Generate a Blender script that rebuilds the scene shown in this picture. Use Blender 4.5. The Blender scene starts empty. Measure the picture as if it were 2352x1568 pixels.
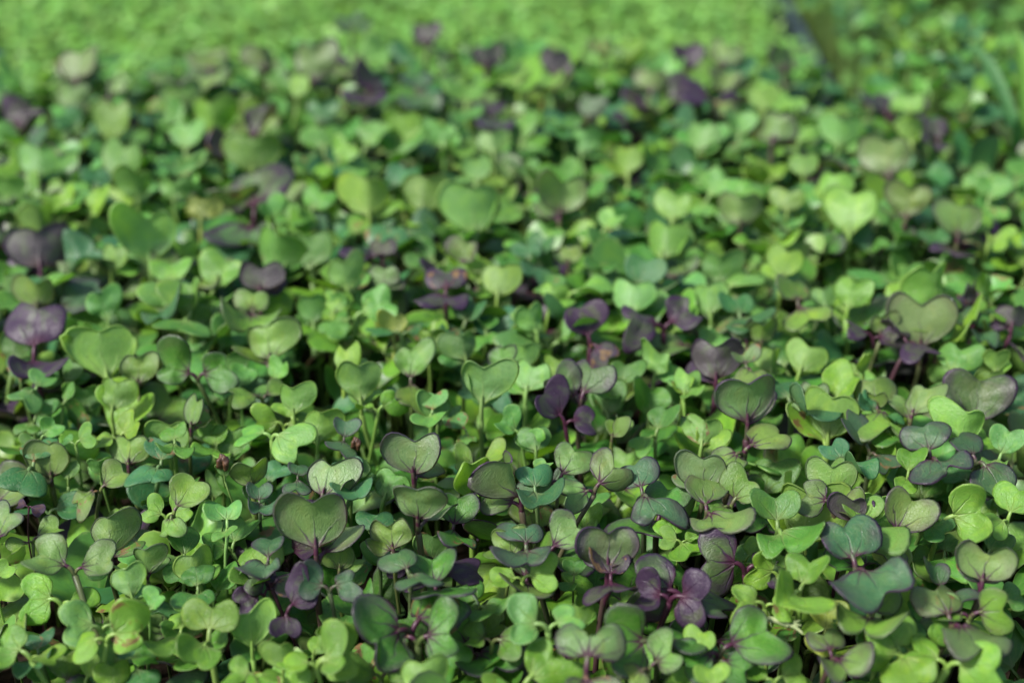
import bpy, math, random
import numpy as np
from mathutils import Vector

# ------------------------------------------------------------------ camera, sky, sun, exposure
scene = bpy.context.scene
CAM_H, PITCH, FOCAL = 0.315, math.radians(32.0), 50.0
cam_data = bpy.data.cameras.new('camera')
cam_data.lens = FOCAL; cam_data.sensor_width = 36.0
cam_data.clip_start = 0.01; cam_data.clip_end = 200.0
cam_data.dof.use_dof = True
cam_data.dof.focus_distance = 0.410
cam_data.dof.aperture_fstop = 6.0
cam_data.dof.aperture_blades = 7
cam = bpy.data.objects.new('camera', cam_data)
cam.location = (0, 0, CAM_H)
cam.rotation_euler = (math.pi / 2 - PITCH, 0, 0)
scene.collection.objects.link(cam)
scene.camera = cam

SUN_EL, SUN_AZ = math.radians(52), math.radians(-156)     # azimuth measured from +X, towards +Y
world = bpy.data.worlds.new('World'); scene.world = world
world.use_nodes = True
wn = world.node_tree.nodes; wl = world.node_tree.links
wn.clear()
sky = wn.new('ShaderNodeTexSky'); sky.sky_type = 'NISHITA'; sky.sun_disc = False
sky.sun_elevation = SUN_EL; sky.sun_rotation = math.pi / 2 - SUN_AZ
sky.air_density = 1.0; sky.dust_density = 2.5; sky.ozone_density = 1.0
bg = wn.new('ShaderNodeBackground'); bg.inputs['Strength'].default_value = 0.095
wo = wn.new('ShaderNodeOutputWorld')
wl.new(sky.outputs[0], bg.inputs[0]); wl.new(bg.outputs[0], wo.inputs[0])

sun_data = bpy.data.lights.new('sun', 'SUN')
sun_data.energy = 3.0; sun_data.angle = math.radians(9); sun_data.color = (1.0, 0.98, 0.94)
sun = bpy.data.objects.new('sun', sun_data)
sd = Vector((math.cos(SUN_EL) * math.cos(SUN_AZ), math.cos(SUN_EL) * math.sin(SUN_AZ), math.sin(SUN_EL)))
sun.rotation_euler = sd.to_track_quat('Z', 'Y').to_euler()
scene.collection.objects.link(sun)

scene.view_settings.view_transform = 'Standard'
scene.view_settings.look = 'None'
scene.view_settings.exposure = 1.1
scene.view_settings.gamma = 1.0
scene.cycles.max_bounces = 8
scene.cycles.diffuse_bounces = 5
scene.cycles.transmission_bounces = 5

rng = np.random.default_rng(11)
COL = scene.collection

# ------------------------------------------------------------------ pixel -> place (picture 2352 x 1568)
FPX = FOCAL / 36.0 * 2352
CAM = np.array([0, 0, CAM_H])
FWD = np.array([0, math.cos(PITCH), -math.sin(PITCH)])
UPV = np.array([0, math.sin(PITCH), math.cos(PITCH)])
RGT = np.array([1.0, 0, 0])

def ray_at(px, py, z):
    d = RGT * ((px - 1176) / FPX) + UPV * ((784 - py) / FPX) + FWD
    return CAM + d * ((z - CAM_H) / d[2])

def project(P):
    q = np.atleast_2d(P) - CAM
    dep = q @ FWD
    return 1176 + FPX * (q @ RGT) / dep, 784 - FPX * (q @ UPV) / dep, dep

def nrm(v):
    return v / (np.linalg.norm(v) + 1e-9)

# ------------------------------------------------------------------ node helper
class NT:
    def __init__(self, name):
        self.m = bpy.data.materials.new(name); self.m.use_nodes = True
        self.t = self.m.node_tree; self.t.nodes.clear()
    def n(self, kind, **kw):
        nd = self.t.nodes.new(kind)
        for k, v in kw.items(): setattr(nd, k, v)
        return nd
    def put(self, sock, v):
        if isinstance(v, bpy.types.NodeSocket): self.t.links.new(v, sock)
        elif v is not None: sock.default_value = v
    def math(self, op, a, b=None, c=None, clamp=False):
        nd = self.n('ShaderNodeMath', operation=op, use_clamp=clamp)
        for s, v in zip(nd.inputs, (a, b, c)): self.put(s, v)
        return nd.outputs[0]
    def mix(self, f, a, b, mode='MIX'):
        nd = self.n('ShaderNodeMix', data_type='RGBA', blend_type=mode)
        self.put(nd.inputs[0], f); self.put(nd.inputs[6], a); self.put(nd.inputs[7], b)
        return nd.outputs[2]
    def step(self, v, lo, hi, a=0.0, b=1.0):
        nd = self.n('ShaderNodeMapRange', interpolation_type='SMOOTHSTEP')
        for s, x in zip(nd.inputs, (v, lo, hi, a, b)): self.put(s, x)
        return nd.outputs[0]
    def noise(self, vec, scale, detail=2.0, w=None, rough=0.5):
        nd = self.n('ShaderNodeTexNoise', noise_dimensions='4D' if w is not None else '3D')
        self.put(nd.inputs['Vector'], vec); nd.inputs['Scale'].default_value = scale
        nd.inputs['Detail'].default_value = detail; nd.inputs['Roughness'].default_value = rough
        if w is not None: self.put(nd.inputs['W'], w)
        return nd.outputs[0]
    def attr(self, name):
        return self.n('ShaderNodeAttribute', attribute_name=name)

def leaf_material(name, stem=False, plain=False):
    t = NT(name)
    tint = t.attr('tint'); pig = t.attr('pig'); lc = t.attr('lc')
    sp = t.n('ShaderNodeSeparateColor'); t.put(sp.inputs[0], pig.outputs['Color'])
    overall, rim, vein, seed = sp.outputs[0], sp.outputs[1], sp.outputs[2], pig.outputs['Alpha']
    w = t.math('MULTIPLY', seed, 97.0)
    sl = t.n('ShaderNodeSeparateXYZ'); t.put(sl.inputs[0], lc.outputs['Vector'])
    x, y, e = sl.outputs[0], sl.outputs[1], sl.outputs[2]
    v = lc.outputs['Vector']
    vadd = t.n('ShaderNodeVectorMath', operation='ADD'); t.put(vadd.inputs[0], v)
    cx = t.n('ShaderNodeCombineXYZ'); t.put(cx.inputs[0], w); t.put(cx.inputs[1], t.math('MULTIPLY', seed, 41.0)); t.put(cx.inputs[2], t.math('MULTIPLY', seed, 23.0))
    t.put(vadd.inputs[1], cx.outputs[0]); vv = vadd.outputs[0]
    n1 = t.noise(vv, 2.6, 2.0)
    n2 = t.noise(vv, 14.0, 2.0, None, .6)
    nf = t.noise(vv, 80.0, 0.0)
    # veins fanning out of the petiole
    r = t.math('SQRT', t.math('ADD', t.math('MULTIPLY', x, x), t.math('MULTIPLY', y, y)))
    ang = t.math('ARCTAN2', x, t.math('ADD', y, .03))
    ang = t.math('ADD', ang, t.math('MULTIPLY', t.math('SUBTRACT', n1, .5), t.math('MULTIPLY', r, 1.6)))
    fr = t.math('SUBTRACT', t.math('FRACT', t.math('ADD', t.math('DIVIDE', ang, .62), .5)), .5)
    dist = t.math('MULTIPLY', t.math('MULTIPLY', t.math('ABSOLUTE', fr), .62), r)
    wid = t.math('MAXIMUM', t.math('SUBTRACT', .024, t.math('MULTIPLY', r, .026)), .004)
    line = t.math('SUBTRACT', 1.0, t.step(dist, 0.0, wid))
    far = t.math('SUBTRACT', 1.0, t.step(r, .22, .62))
    vmask = t.math('MULTIPLY', line, far)
    soft = t.math('SUBTRACT', 1.0, t.step(r, .02, t.math('ADD', .16, t.math('MULTIPLY', n1, .22))))
    pet = t.math('SUBTRACT', 1.0, t.step(y, -.06, .05))
    base = t.math('MAXIMUM', soft, pet)
    # green ground colour
    lum = t.math('ADD', .52, t.math('ADD', t.math('MULTIPLY', n1, .50), t.math('MULTIPLY', n2, .46)))
    cmb = t.n('ShaderNodeCombineColor')
    for i in range(3): t.put(cmb.inputs[i], lum)
    green = t.mix(1.0, tint.outputs['Color'], cmb.outputs[0], 'MULTIPLY')
    yel = t.mix(1.0, green, (1.25, 1.08, .75, 1), 'MULTIPLY')
    green = t.mix(t.step(n1, .45, .75), green, yel)
    pale = t.mix(.5, tint.outputs['Color'], (.27, .33, .10, 1))
    green = t.mix(t.math('MULTIPLY', t.math('MULTIPLY', vmask, .6), t.math('SUBTRACT', 1.0, vein)), green, pale)
    if not plain:
        net = t.n('ShaderNodeTexVoronoi', feature='DISTANCE_TO_EDGE'); t.put(net.inputs['Vector'], vv); net.inputs['Scale'].default_value = 8.0
        nm = t.math('SUBTRACT', 1.0, t.step(net.outputs['Distance'], .0, .09))
        green = t.mix(t.math('MULTIPLY', nm, .28), green, pale)
    green = t.mix(t.math('MULTIPLY', base, t.math('MULTIPLY', t.math('SUBTRACT', 1.0, vein), .75)), green, pale)
    # anthocyanin: margin, whole blade, veins
    edge = t.step(t.math('ADD', e, t.math('MULTIPLY', t.math('SUBTRACT', n1, .5), .95)), .38, 1.05)
    thin = t.step(t.math('ADD', e, t.math('MULTIPLY', t.math('SUBTRACT', n2, .5), .22)), .90, .99)
    pm = t.math('MULTIPLY', overall, t.math('ADD', t.math('MULTIPLY', t.step(n1, .32, .66), .85), t.math('ADD', .10, t.math('MULTIPLY', n2, .6))))
    pm = t.math('ADD', pm, t.math('MULTIPLY', rim, t.math('ADD', t.math('MULTIPLY', edge, .62), t.math('MULTIPLY', thin, .4))))
    pm = t.math('ADD', pm, t.math('MULTIPLY', vein, t.math('ADD', t.math('MULTIPLY', vmask, .75), t.math('MULTIPLY', base, .75))))
    pm = t.math('MULTIPLY', pm, t.math('ADD', .8, t.math('MULTIPLY', nf, .4)), clamp=True)
    purple = t.mix(n2, (.024, .012, .032, 1), (.066, .036, .070, 1))
    red = (.058, .010, .024, 1)
    purple = t.mix(t.math('MULTIPLY', base, .75), purple, red)
    col = t.mix(pm, green, purple)
    # pale rim of plain green leaves
    prim = t.math('MULTIPLY', t.step(t.math('ADD', e, t.math('MULTIPLY', t.math('SUBTRACT', n2, .5), .16)), .93, .995), t.math('SUBTRACT', .7, t.math('MULTIPLY', rim, 3.0)), clamp=True)
    col = t.mix(prim, col, pale)
    # brown blemishes, dark specks and pale grains
    bl = t.math('MULTIPLY', t.step(t.math('ADD', n1, t.math('MULTIPLY', n2, .25)), .71, .77), t.step(tint.outputs['Alpha'], .45, .55))
    col = t.mix(bl, col, t.mix(nf, (.07, .035, .012, 1), (.30, .19, .08, 1)))
    if not plain:
        vo = t.n('ShaderNodeTexVoronoi'); t.put(vo.inputs['Vector'], vv)
        vo.inputs['Scale'].default_value = 17.0
        vr = t.n('ShaderNodeSeparateColor'); t.put(vr.inputs[0], vo.outputs['Color'])
        spot = t.math('MULTIPLY', t.math('LESS_THAN', vo.outputs['Distance'], t.math('MULTIPLY', vr.outputs[2], .32)), t.math('GREATER_THAN', vr.outputs[0], .975))
        col = t.mix(t.math('MULTIPLY', spot, .85), col, (.018, .012, .006, 1))
        grain = t.math('MULTIPLY', t.math('LESS_THAN', vo.outputs['Distance'], .13), t.math('GREATER_THAN', vr.outputs[1], .975))
        col = t.mix(t.math('MULTIPLY', grain, .8), col, (.62, .64, .58, 1))
    # relief: blade texture and sunken veins
    bump = None
    if not plain:
        hgt = t.math('SUBTRACT', t.math('ADD', t.math('MULTIPLY', nf, .22), n2), t.math('ADD', t.math('MULTIPLY', vmask, 1.4), t.math('MULTIPLY', nm, .25)))
        bump = t.n('ShaderNodeBump'); bump.inputs['Strength'].default_value = .5; bump.inputs['Distance'].default_value = .00035
        t.put(bump.inputs['Height'], hgt)
    geo = t.n('ShaderNodeNewGeometry')
    under = t.mix(t.math('MULTIPLY', geo.outputs['Backfacing'], .13), col, (.30, .36, .20, 1))
    pb = t.n('ShaderNodeBsdfPrincipled')
    t.put(pb.inputs['Base Color'], under)
    t.put(pb.inputs['Roughness'], t.math('ADD', .30, t.math('MULTIPLY', n2, .22)))
    pb.inputs['Specular IOR Level'].default_value = .42
    if bump: t.put(pb.inputs['Normal'], bump.outputs[0])
    tr = t.n('ShaderNodeBsdfTranslucent')
    tcol = t.mix(1.0, col, (1.35, 1.4, .6, 1), 'MULTIPLY')
    t.put(tr.inputs[0], tcol)
    ms = t.n('ShaderNodeMixShader')
    ms.inputs[0].default_value = .08 if stem else .28
    t.t.links.new(pb.outputs[0], ms.inputs[1]); t.t.links.new(tr.outputs[0], ms.inputs[2])
    out = t.n('ShaderNodeOutputMaterial'); t.t.links.new(ms.outputs[0], out.inputs[0])
    return t.m

def simple_material(name, c1, c2, scale, rough=.8, bump=.5, dist=.001, spec=.3):
    t = NT(name)
    co = t.n('ShaderNodeTexCoord').outputs['Object']
    a = t.noise(co, scale, 5.0, rough=.65); b = t.noise(co, scale * 7, 3.0)
    f = t.math('ADD', t.math('MULTIPLY', a, .7), t.math('MULTIPLY', b, .3))
    pb = t.n('ShaderNodeBsdfPrincipled')
    t.put(pb.inputs['Base Color'], t.mix(t.step(f, .35, .65), c1 + (1,), c2 + (1,)))
    pb.inputs['Roughness'].default_value = rough
    pb.inputs['Specular IOR Level'].default_value = spec
    bp = t.n('ShaderNodeBump'); bp.inputs['Strength'].default_value = bump; bp.inputs['Distance'].default_value = dist
    t.put(bp.inputs['Height'], f); t.put(pb.inputs['Normal'], bp.outputs[0])
    out = t.n('ShaderNodeOutputMaterial'); t.t.links.new(pb.outputs[0], out.inputs[0])
    return t.m

M_LEAF = leaf_material('cotyledon')
M_STEM = leaf_material('stem_skin', True, True)
M_UNDER = leaf_material('undergrowth_leaf', False, True)
M_SOIL = simple_material('potting_soil', (.010, .007, .005), (.035, .024, .016), 60, .95, 1.0, .003, .08)
M_HUSK = simple_material('seed_husk', (.030, .012, .006), (.11, .050, .022), 900, .45, .7, .0003, .5)
M_TRAY = simple_material('tray_plastic', (.026, .042, .050), (.040, .060, .068), 300, .5, .2, .0002, .4)
M_PITH = simple_material('dry_stem', (.20, .27, .11), (.32, .35, .18), 700, .7, .5, .0003)

# ------------------------------------------------------------------ mesh assembly
def mesh_obj(name, parts, mat, parent=None, origin=(0, 0, 0), smooth=True):
    """parts: list of (V, F, LC, tint4, pig4); linked as ONE mesh object."""
    Vs, Ls, tots, LC, TI, PG = [], [], [], [], [], []
    off = 0
    for V, F, L, ti, pg in parts:
        Vs.append(V); Ls.append((F + off).ravel()); tots.append(np.full(len(F), F.shape[1]))
        LC.append(L); TI.append(np.tile(ti, (len(V), 1))); PG.append(np.tile(pg, (len(V), 1)))
        off += len(V)
    V = np.concatenate(Vs) - np.asarray(origin); loops = np.concatenate(Ls).astype(np.int32)
    tots = np.concatenate(tots).astype(np.int32)
    me = bpy.data.meshes.new(name)
    me.vertices.add(len(V)); me.vertices.foreach_set('co', V.astype(np.float32).ravel())
    me.loops.add(len(loops)); me.loops.foreach_set('vertex_index', loops)
    me.polygons.add(len(tots))
    me.polygons.foreach_set('loop_start', np.concatenate([[0], np.cumsum(tots)[:-1]]).astype(np.int32))
    me.polygons.foreach_set('loop_total', tots)
    me.polygons.foreach_set('use_smooth', np.full(len(tots), smooth))
    for nm, ty, key, arr in (('lc', 'FLOAT_VECTOR', 'vector', LC), ('tint', 'FLOAT_COLOR', 'color', TI), ('pig', 'FLOAT_COLOR', 'color', PG)):
        a = me.attributes.new(nm, ty, 'POINT')
        a.data.foreach_set(key, np.concatenate(arr).astype(np.float32).ravel())
    me.update(calc_edges=True)
    me.materials.append(mat)
    o = bpy.data.objects.new(name, me)
    COL.objects.link(o)
    if parent is not None: o.parent = parent
    else: o.location = origin
    return o

HEART = np.array([(.050, 0), (.10, .06), (.24, .17), (.39, .32), (.485, .50), (.495, .66), (.43, .80), (.31, .865), (.17, .84), (.06, .785), (.006, .765)])
KIDNEY = np.array([(.050, 0), (.11, .005), (.26, -.01), (.41, .06), (.50, .22), (.495, .41), (.41, .55), (.28, .595), (.14, .54), (.05, .47), (.006, .445)])

def resample(P, n):
    k = len(P) - 1
    s = np.linspace(0, k, n + 1)
    i = np.minimum(s.astype(int), k - 1); u = (s - i)[:, None]
    p0 = P[np.maximum(i - 1, 0)]; p1 = P[i]; p2 = P[i + 1]; p3 = P[np.minimum(i + 2, k)]
    return .5 * (2 * p1 + (p2 - p0) * u + (2 * p0 - 5 * p1 + 4 * p2 - p3) * u ** 2 + (3 * p1 - p0 - 3 * p2 + p3) * u ** 3)

OUT = {}
TOPO = {}
def topo(nS, nT, lip):
    key = (nS, nT, lip)
    if key in TOPO: return TOPO[key]
    C = 2 * nT + 1
    i, j = np.meshgrid(np.arange(nS), np.arange(C - 1), indexing='ij')
    a = (i * C + j).ravel()
    F = np.stack([a, a + 1, a + C + 1, a + C], 1)
    loop = np.concatenate([np.arange(nS + 1) * C + C - 1, (np.arange(nS, -1, -1)) * C])
    if lip:
        n0 = (nS + 1) * C; m = len(loop); k = np.arange(m - 1)
        F = np.concatenate([F, np.stack([loop[k], n0 + k, n0 + k + 1, loop[k + 1]], 1)])
    TOPO[key] = (F, loop)
    return TOPO[key]

def leaf_local(W, k, sh, nS=12, nT=5, lip=True):
    """k: 0 heart .. 1 kidney; sh: shape dict. Metres; x across, y outward, z up."""
    if nS not in OUT: OUT[nS] = (resample(HEART, nS), resample(KIDNEY, nS))
    B = OUT[nS][0] * (1 - k) + OUT[nS][1] * k
    B = B.copy()
    yn0 = B[-1, 1]
    # notch depth
    tipw = np.clip((B[:, 1] - yn0 * .8) / (yn0 * .35), 0, 1) * np.clip(1 - B[:, 0] / .28, 0, 1)
    B[:, 1] -= tipw * sh['notch']
    B[:, 1] *= sh['len']
    s = np.linspace(0, 1, nS + 1)
    ym = np.maximum(B[-1, 1], .05) * (s ** .85)
    c = np.abs(np.arange(-nT, nT + 1)) / nT
    tt = 1 - (1 - c) ** 1.35
    side = np.sign(np.arange(-nT, nT + 1))
    X = side[None, :] * tt[None, :] * B[:, 0:1]
    Y = ym[:, None] * (1 - tt[None, :]) + B[:, 1:2] * tt[None, :]
    a = sh['asym']
    X = X * (1 + a * side[None, :]); Y = Y * (1 + .8 * a * side[None, :] * np.abs(X) * 2)
    # uneven margin
    ph = sh['ph']
    th = np.arctan2(X, Y - .35)
    wob = 1 + sh['wav'] * tt[None, :] ** 2 * (np.sin(3 * th + ph) + .6 * np.sin(5 * th + 2.3 * ph) + .35 * np.sin(9 * th + 4.1 * ph))
    X = X * wob; Y = .3 + (Y - .3) * wob * (Y > .05) + (Y - .3) * (Y <= .05)
    if sh.get('bite'):
        bx, by, br = sh['bite']
        dx, dy = X - bx, Y - by; dd = np.sqrt(dx * dx + dy * dy) + 1e-6
        m = dd < br
        jag = br * (1 + .15 * np.sin(7 * np.arctan2(dy, dx)))
        X = np.where(m, bx + dx / dd * jag, X); Y = np.where(m, by + dy / dd * jag, Y)
    ax = np.sqrt(X * X + .0025) - .05
    Z = ax * math.tan(sh['fold']) + sh['cup'] * (X * X) - sh['curl'] * np.clip(Y, 0, 2) ** 2 + sh['twist'] * X * Y
    Z += sh['rip'] * tt[None, :] * np.sin(4 * th + 1.7 * ph) * .5
    Z += .012 * np.sin(7 * X + ph) * np.sin(8 * Y + 2 * ph)
    Z -= (tt[None, :] > .97) * .012
    Vx = np.stack([X, Y, Z], -1).reshape(-1, 3)
    LC = np.stack([X, Y, np.broadcast_to(tt[None, :], X.shape)], -1).reshape(-1, 3)
    F, loop = topo(nS, nT, lip)
    if lip:
        P = Vx[loop].copy(); cen = np.array([0, .35 * sh['len'], 0])
        q = P - cen; q[:, 2] = 0
        P -= q * .045
        P[:, 2] -= .026
        Vx = np.concatenate([Vx, P]); L2 = LC[loop].copy(); LC = np.concatenate([LC, L2])
    return Vx * W, F, LC

def tube(path, radii, sides=6, y0=-1.0, y1=-1.0):
    P = np.asarray(path); n = len(P)
    T = np.gradient(P, axis=0); T /= np.linalg.norm(T, axis=1)[:, None] + 1e-12
    ref = np.array([.31, .95, .05]); V = []
    for p, t, r in zip(P, T, radii):
        a = nrm(np.cross(t, ref)); b = np.cross(t, a)
        th = np.linspace(0, 2 * math.pi, sides, endpoint=False)
        V.append(p + r * (np.cos(th)[:, None] * a + np.sin(th)[:, None] * b))
    V = np.concatenate(V)
    i, j = np.meshgrid(np.arange(n - 1), np.arange(sides), indexing='ij')
    i = i.ravel(); j = j.ravel(); j2 = (j + 1) % sides
    F = np.stack([i * sides + j, i * sides + j2, (i + 1) * sides + j2, (i + 1) * sides + j], 1)
    LC = np.zeros((len(V), 3)); LC[:, 1] = np.repeat(np.linspace(y0, y1, n), sides)
    LC[:, 0] = np.repeat(np.linspace(0, 1, n), sides) * .02
    return V, F, LC

def bez(a, b, c, n):
    u = np.linspace(0, 1, n)[:, None]
    return a * (1 - u) ** 2 + 2 * b * u * (1 - u) + c * u ** 2

# ------------------------------------------------------------------ colours: tint, (overall, rim, vein) pigment
TINT = {'Y': (.160, .350, .044), 'G': (.080, .245, .040), 'K': (.135, .345, .080), 'T': (.055, .200, .074),
        'O': (.29, .37, .06), 'L': (.235, .52, .115), 'M': (.155, .315, .045), 'P': (.172, .315, .078), 'D': (.080, .110, .055),
        'd': (.100, .200, .055), 'm': (.075, .235, .030), 't': (.072, .190, .074), 'R': (.10, .03, .03)}
PIG = {'Y': (0, 0, .03), 'G': (0, .06, .10), 'K': (0, 0, .02), 'T': (.03, .22, .15), 'O': (0, 0, .0), 'L': (0, 0, 0),
       'M': (.04, .55, .65), 'P': (.15, .68, .85), 'D': (.82, .8, .8), 'd': (.30, 1.0, .95), 'm': (.02, .88, .95),
       't': (.14, .78, .5), 'R': (1., .9, .9)}
PURPLE = set('MPDdmtR')

def tints(code, r, blem=0.0):
    c = np.array(TINT[code]) * .76 * r.uniform(.78, 1.24) * np.array([r.uniform(.85, 1.15), 1, r.uniform(.7, 1.1)])
    p = np.array(PIG[code]) * r.uniform(.75, 1.2)
    return np.array([*c, blem]), np.array([*np.clip(p, 0, 1), r.uniform(0, 1)])

def axis(az, el):
    az = math.radians(az); el = math.radians(el)
    d = np.array([math.cos(el) * math.cos(az), math.cos(el) * math.sin(az), math.sin(el)])
    n = np.array([-math.sin(el) * math.cos(az), -math.sin(el) * math.sin(az), math.cos(el)])
    return d, n

def shape(r, heart):
    return dict(notch=r.uniform(-.07, .10), len=r.uniform(.90, 1.10), asym=float(np.clip(r.normal(0, .12), -.26, .26)), ph=r.uniform(0, 6.3),
                wav=r.uniform(.010, .04), fold=math.radians(min(abs(r.normal(13, 12)), 30) if heart else float(np.clip(r.normal(8, 12), -20, 28))),
                cup=r.uniform(-.75, .9), curl=r.normal(.14, .20), twist=r.normal(0, .32), rip=r.uniform(0, .15))

class Leaf: pass

def orient(az, el, f, flip, C, r, W, k):
    d, n = axis(az, el)
    if flip: n = -n
    if f:
        c = nrm(CAM - C)
        n = (1 - abs(f)) * n + f * c
    n = nrm(n - d * (n @ d))
    ro = math.radians(r.normal(0, 14))
    x = np.cross(d, n); n = nrm(n * math.cos(ro) + x * math.sin(ro))
    return d, n

PET = .30
def leaf_from_base(base, d, n, W, k, code, r, node, hi=True, sh=None, blem=0.0):
    L = Leaf(); L.W = W; L.base = base; L.d = d; L.n = n; L.node = node; L.k = k; L.code = code; L.hi = hi
    L.sh = sh or shape(r, k < .5)
    L.ti, L.pg = tints(code, r, blem)
    L.C = base + d * W * (.46 * (1 - k) + .27 * k)
    return L

def leaf_parts(L):
    V, F, LC = leaf_local(L.W, L.k, L.sh, *((16, 6, True) if L.hi else (5, 2, False) if L.hi is None else (12, 3, False)))
    x = np.cross(L.d, L.n)
    V = L.base + V[:, 0:1] * x + V[:, 1:2] * L.d + V[:, 2:3] * L.n
    rad = min(.00085, L.W * .05)
    ctrl = L.base - L.d * np.linalg.norm(L.base - L.node) * .5
    end = L.base + L.d * L.W * .16 - L.n * rad * .9
    m = 6 if L.hi else 3
    p = np.concatenate([bez(L.node, ctrl, L.base - L.n * rad * .5, m), end[None]])
    rr = np.linspace(rad * 1.0, rad * .85, m); rr = np.append(rr, rad * .25)
    V2, F2, L2 = tube(p, rr, 6 if L.hi else 3, -.5, -.08)
    L2[-(6 if L.hi else 3):, 1] = .12
    return [(V, F, LC, L.ti, L.pg), (V2, F2, L2, L.ti, L.pg)]

class Seedling: pass

def stem_part(S):
    r = S.rad
    top = S.node; root = S.root
    ctrl = np.array([root[0] * .65 + top[0] * .35, root[1] * .65 + top[1] * .35, top[2] * .62])
    n = 8 if S.hi else 4
    p = bez(root, ctrl, top, n)
    if S.hi:
        p[1:-1, :2] += np.array([math.sin(S.ph), math.cos(S.ph)]) * (np.sin(np.linspace(0, 6.2, n))[1:-1, None]) * .0007
    rr = np.linspace(r * 1.0, r * .95, n); rr[-1] = r * 1.12
    p = np.concatenate([p, (top + np.array([0, 0, r * .5]))[None]]); rr = np.append(rr, r * .5)
    V, F, LC = tube(p, rr, 8 if S.hi else 4)
    return V, F, LC, S.leaves[0].ti, S.leaves[0].pg

SEED = []
def seedling(cx, cy, z, code, Wpx, az, el, f, B=None, label=None, k=None, blem=0.0, hi=True, bite=None, lean=None, key=None):
    r = rng
    C = ray_at(cx, cy, z)
    dep = (C - CAM) @ FWD
    Wpx *= 1.05; W = Wpx * dep / FPX
    up = 52 < (az % 360) < 128 and el >= 45
    if k is None:
        k = float(np.clip(r.normal((.52 if code in PURPLE else .26) if up else .72 if abs(f) >= .45 or 225 < az % 360 < 315 else .45, .15), 0, 1))
    elif k >= .85: k += .22
    flip = up and B is None
    az += r.normal(0, 8); el += r.normal(0, 6)
    d, n = orient(az, el, f, flip, C, r, W, k)
    sh = shape(r, k < .5)
    if bite: sh['bite'] = bite
    base = C - d * W * (.46 * (1 - k) + .27 * k)
    node = base - nrm(d * .55 + np.array([0, 0, .6])) * W * PET
    S = Seedling(); S.hi = hi; S.node = node; S.label = label; S.code = code; S.key = key
    A = leaf_from_base(base, d, n, W, k, code, r, node, hi, sh, blem)
    if B is None:
        if up: B = (az + r.uniform(-40, 40), r.uniform(8, 28), 0, Wpx * .8)
        elif 225 < az % 360 < 315: B = (az + 180, r.uniform(15, 32), 0, Wpx * .8)
        else: B = (az + 180 + r.uniform(-30, 30), r.uniform(-14, 8), 0, Wpx * .8)
    WB = B[3] * dep / FPX
    kB = float(np.clip(k + r.normal(0, .15), 0, 1))
    dB, nB = orient(B[0], B[1], B[2], False, node, r, WB, kB)
    baseB = node + nrm(dB * .55 + np.array([0, 0, .6])) * WB * PET
    S.leaves = [A, leaf_from_base(baseB, dB, nB, WB, kB, code, r, node, hi, None, float(r.random() < .15))]
    S.leaves[1].pg[:3] = A.pg[:3]
    S.rad = min(.00095, .055 * W) * r.uniform(.85, 1.1)
    off = lean if lean is not None else (-d[:2] * .006 + r.normal(0, .004, 2))
    S.root = np.array([node[0] + off[0], node[1] + off[1], -.002])
    S.ph = r.uniform(0, 6.3); S.traced = hi; S.az = az; S.el = el; S.f = f; S.up = up; S.blem = blem
    SEED.append(S)
    return S

# ------------------------------------------------------------------ seedlings read off the photograph
REG = {1: (0, 1034.9, .3402), 2: (752.6, 1034.9, .3402), 3: (1552.3, 1034.9, .3402), 4: (0, 526.8, .3402),
       5: (752.6, 526.8, .3402), 6: (1552.3, 526.8, .3402), 7: (0, 0, .5), 8: (1176, 0, .5)}
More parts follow.
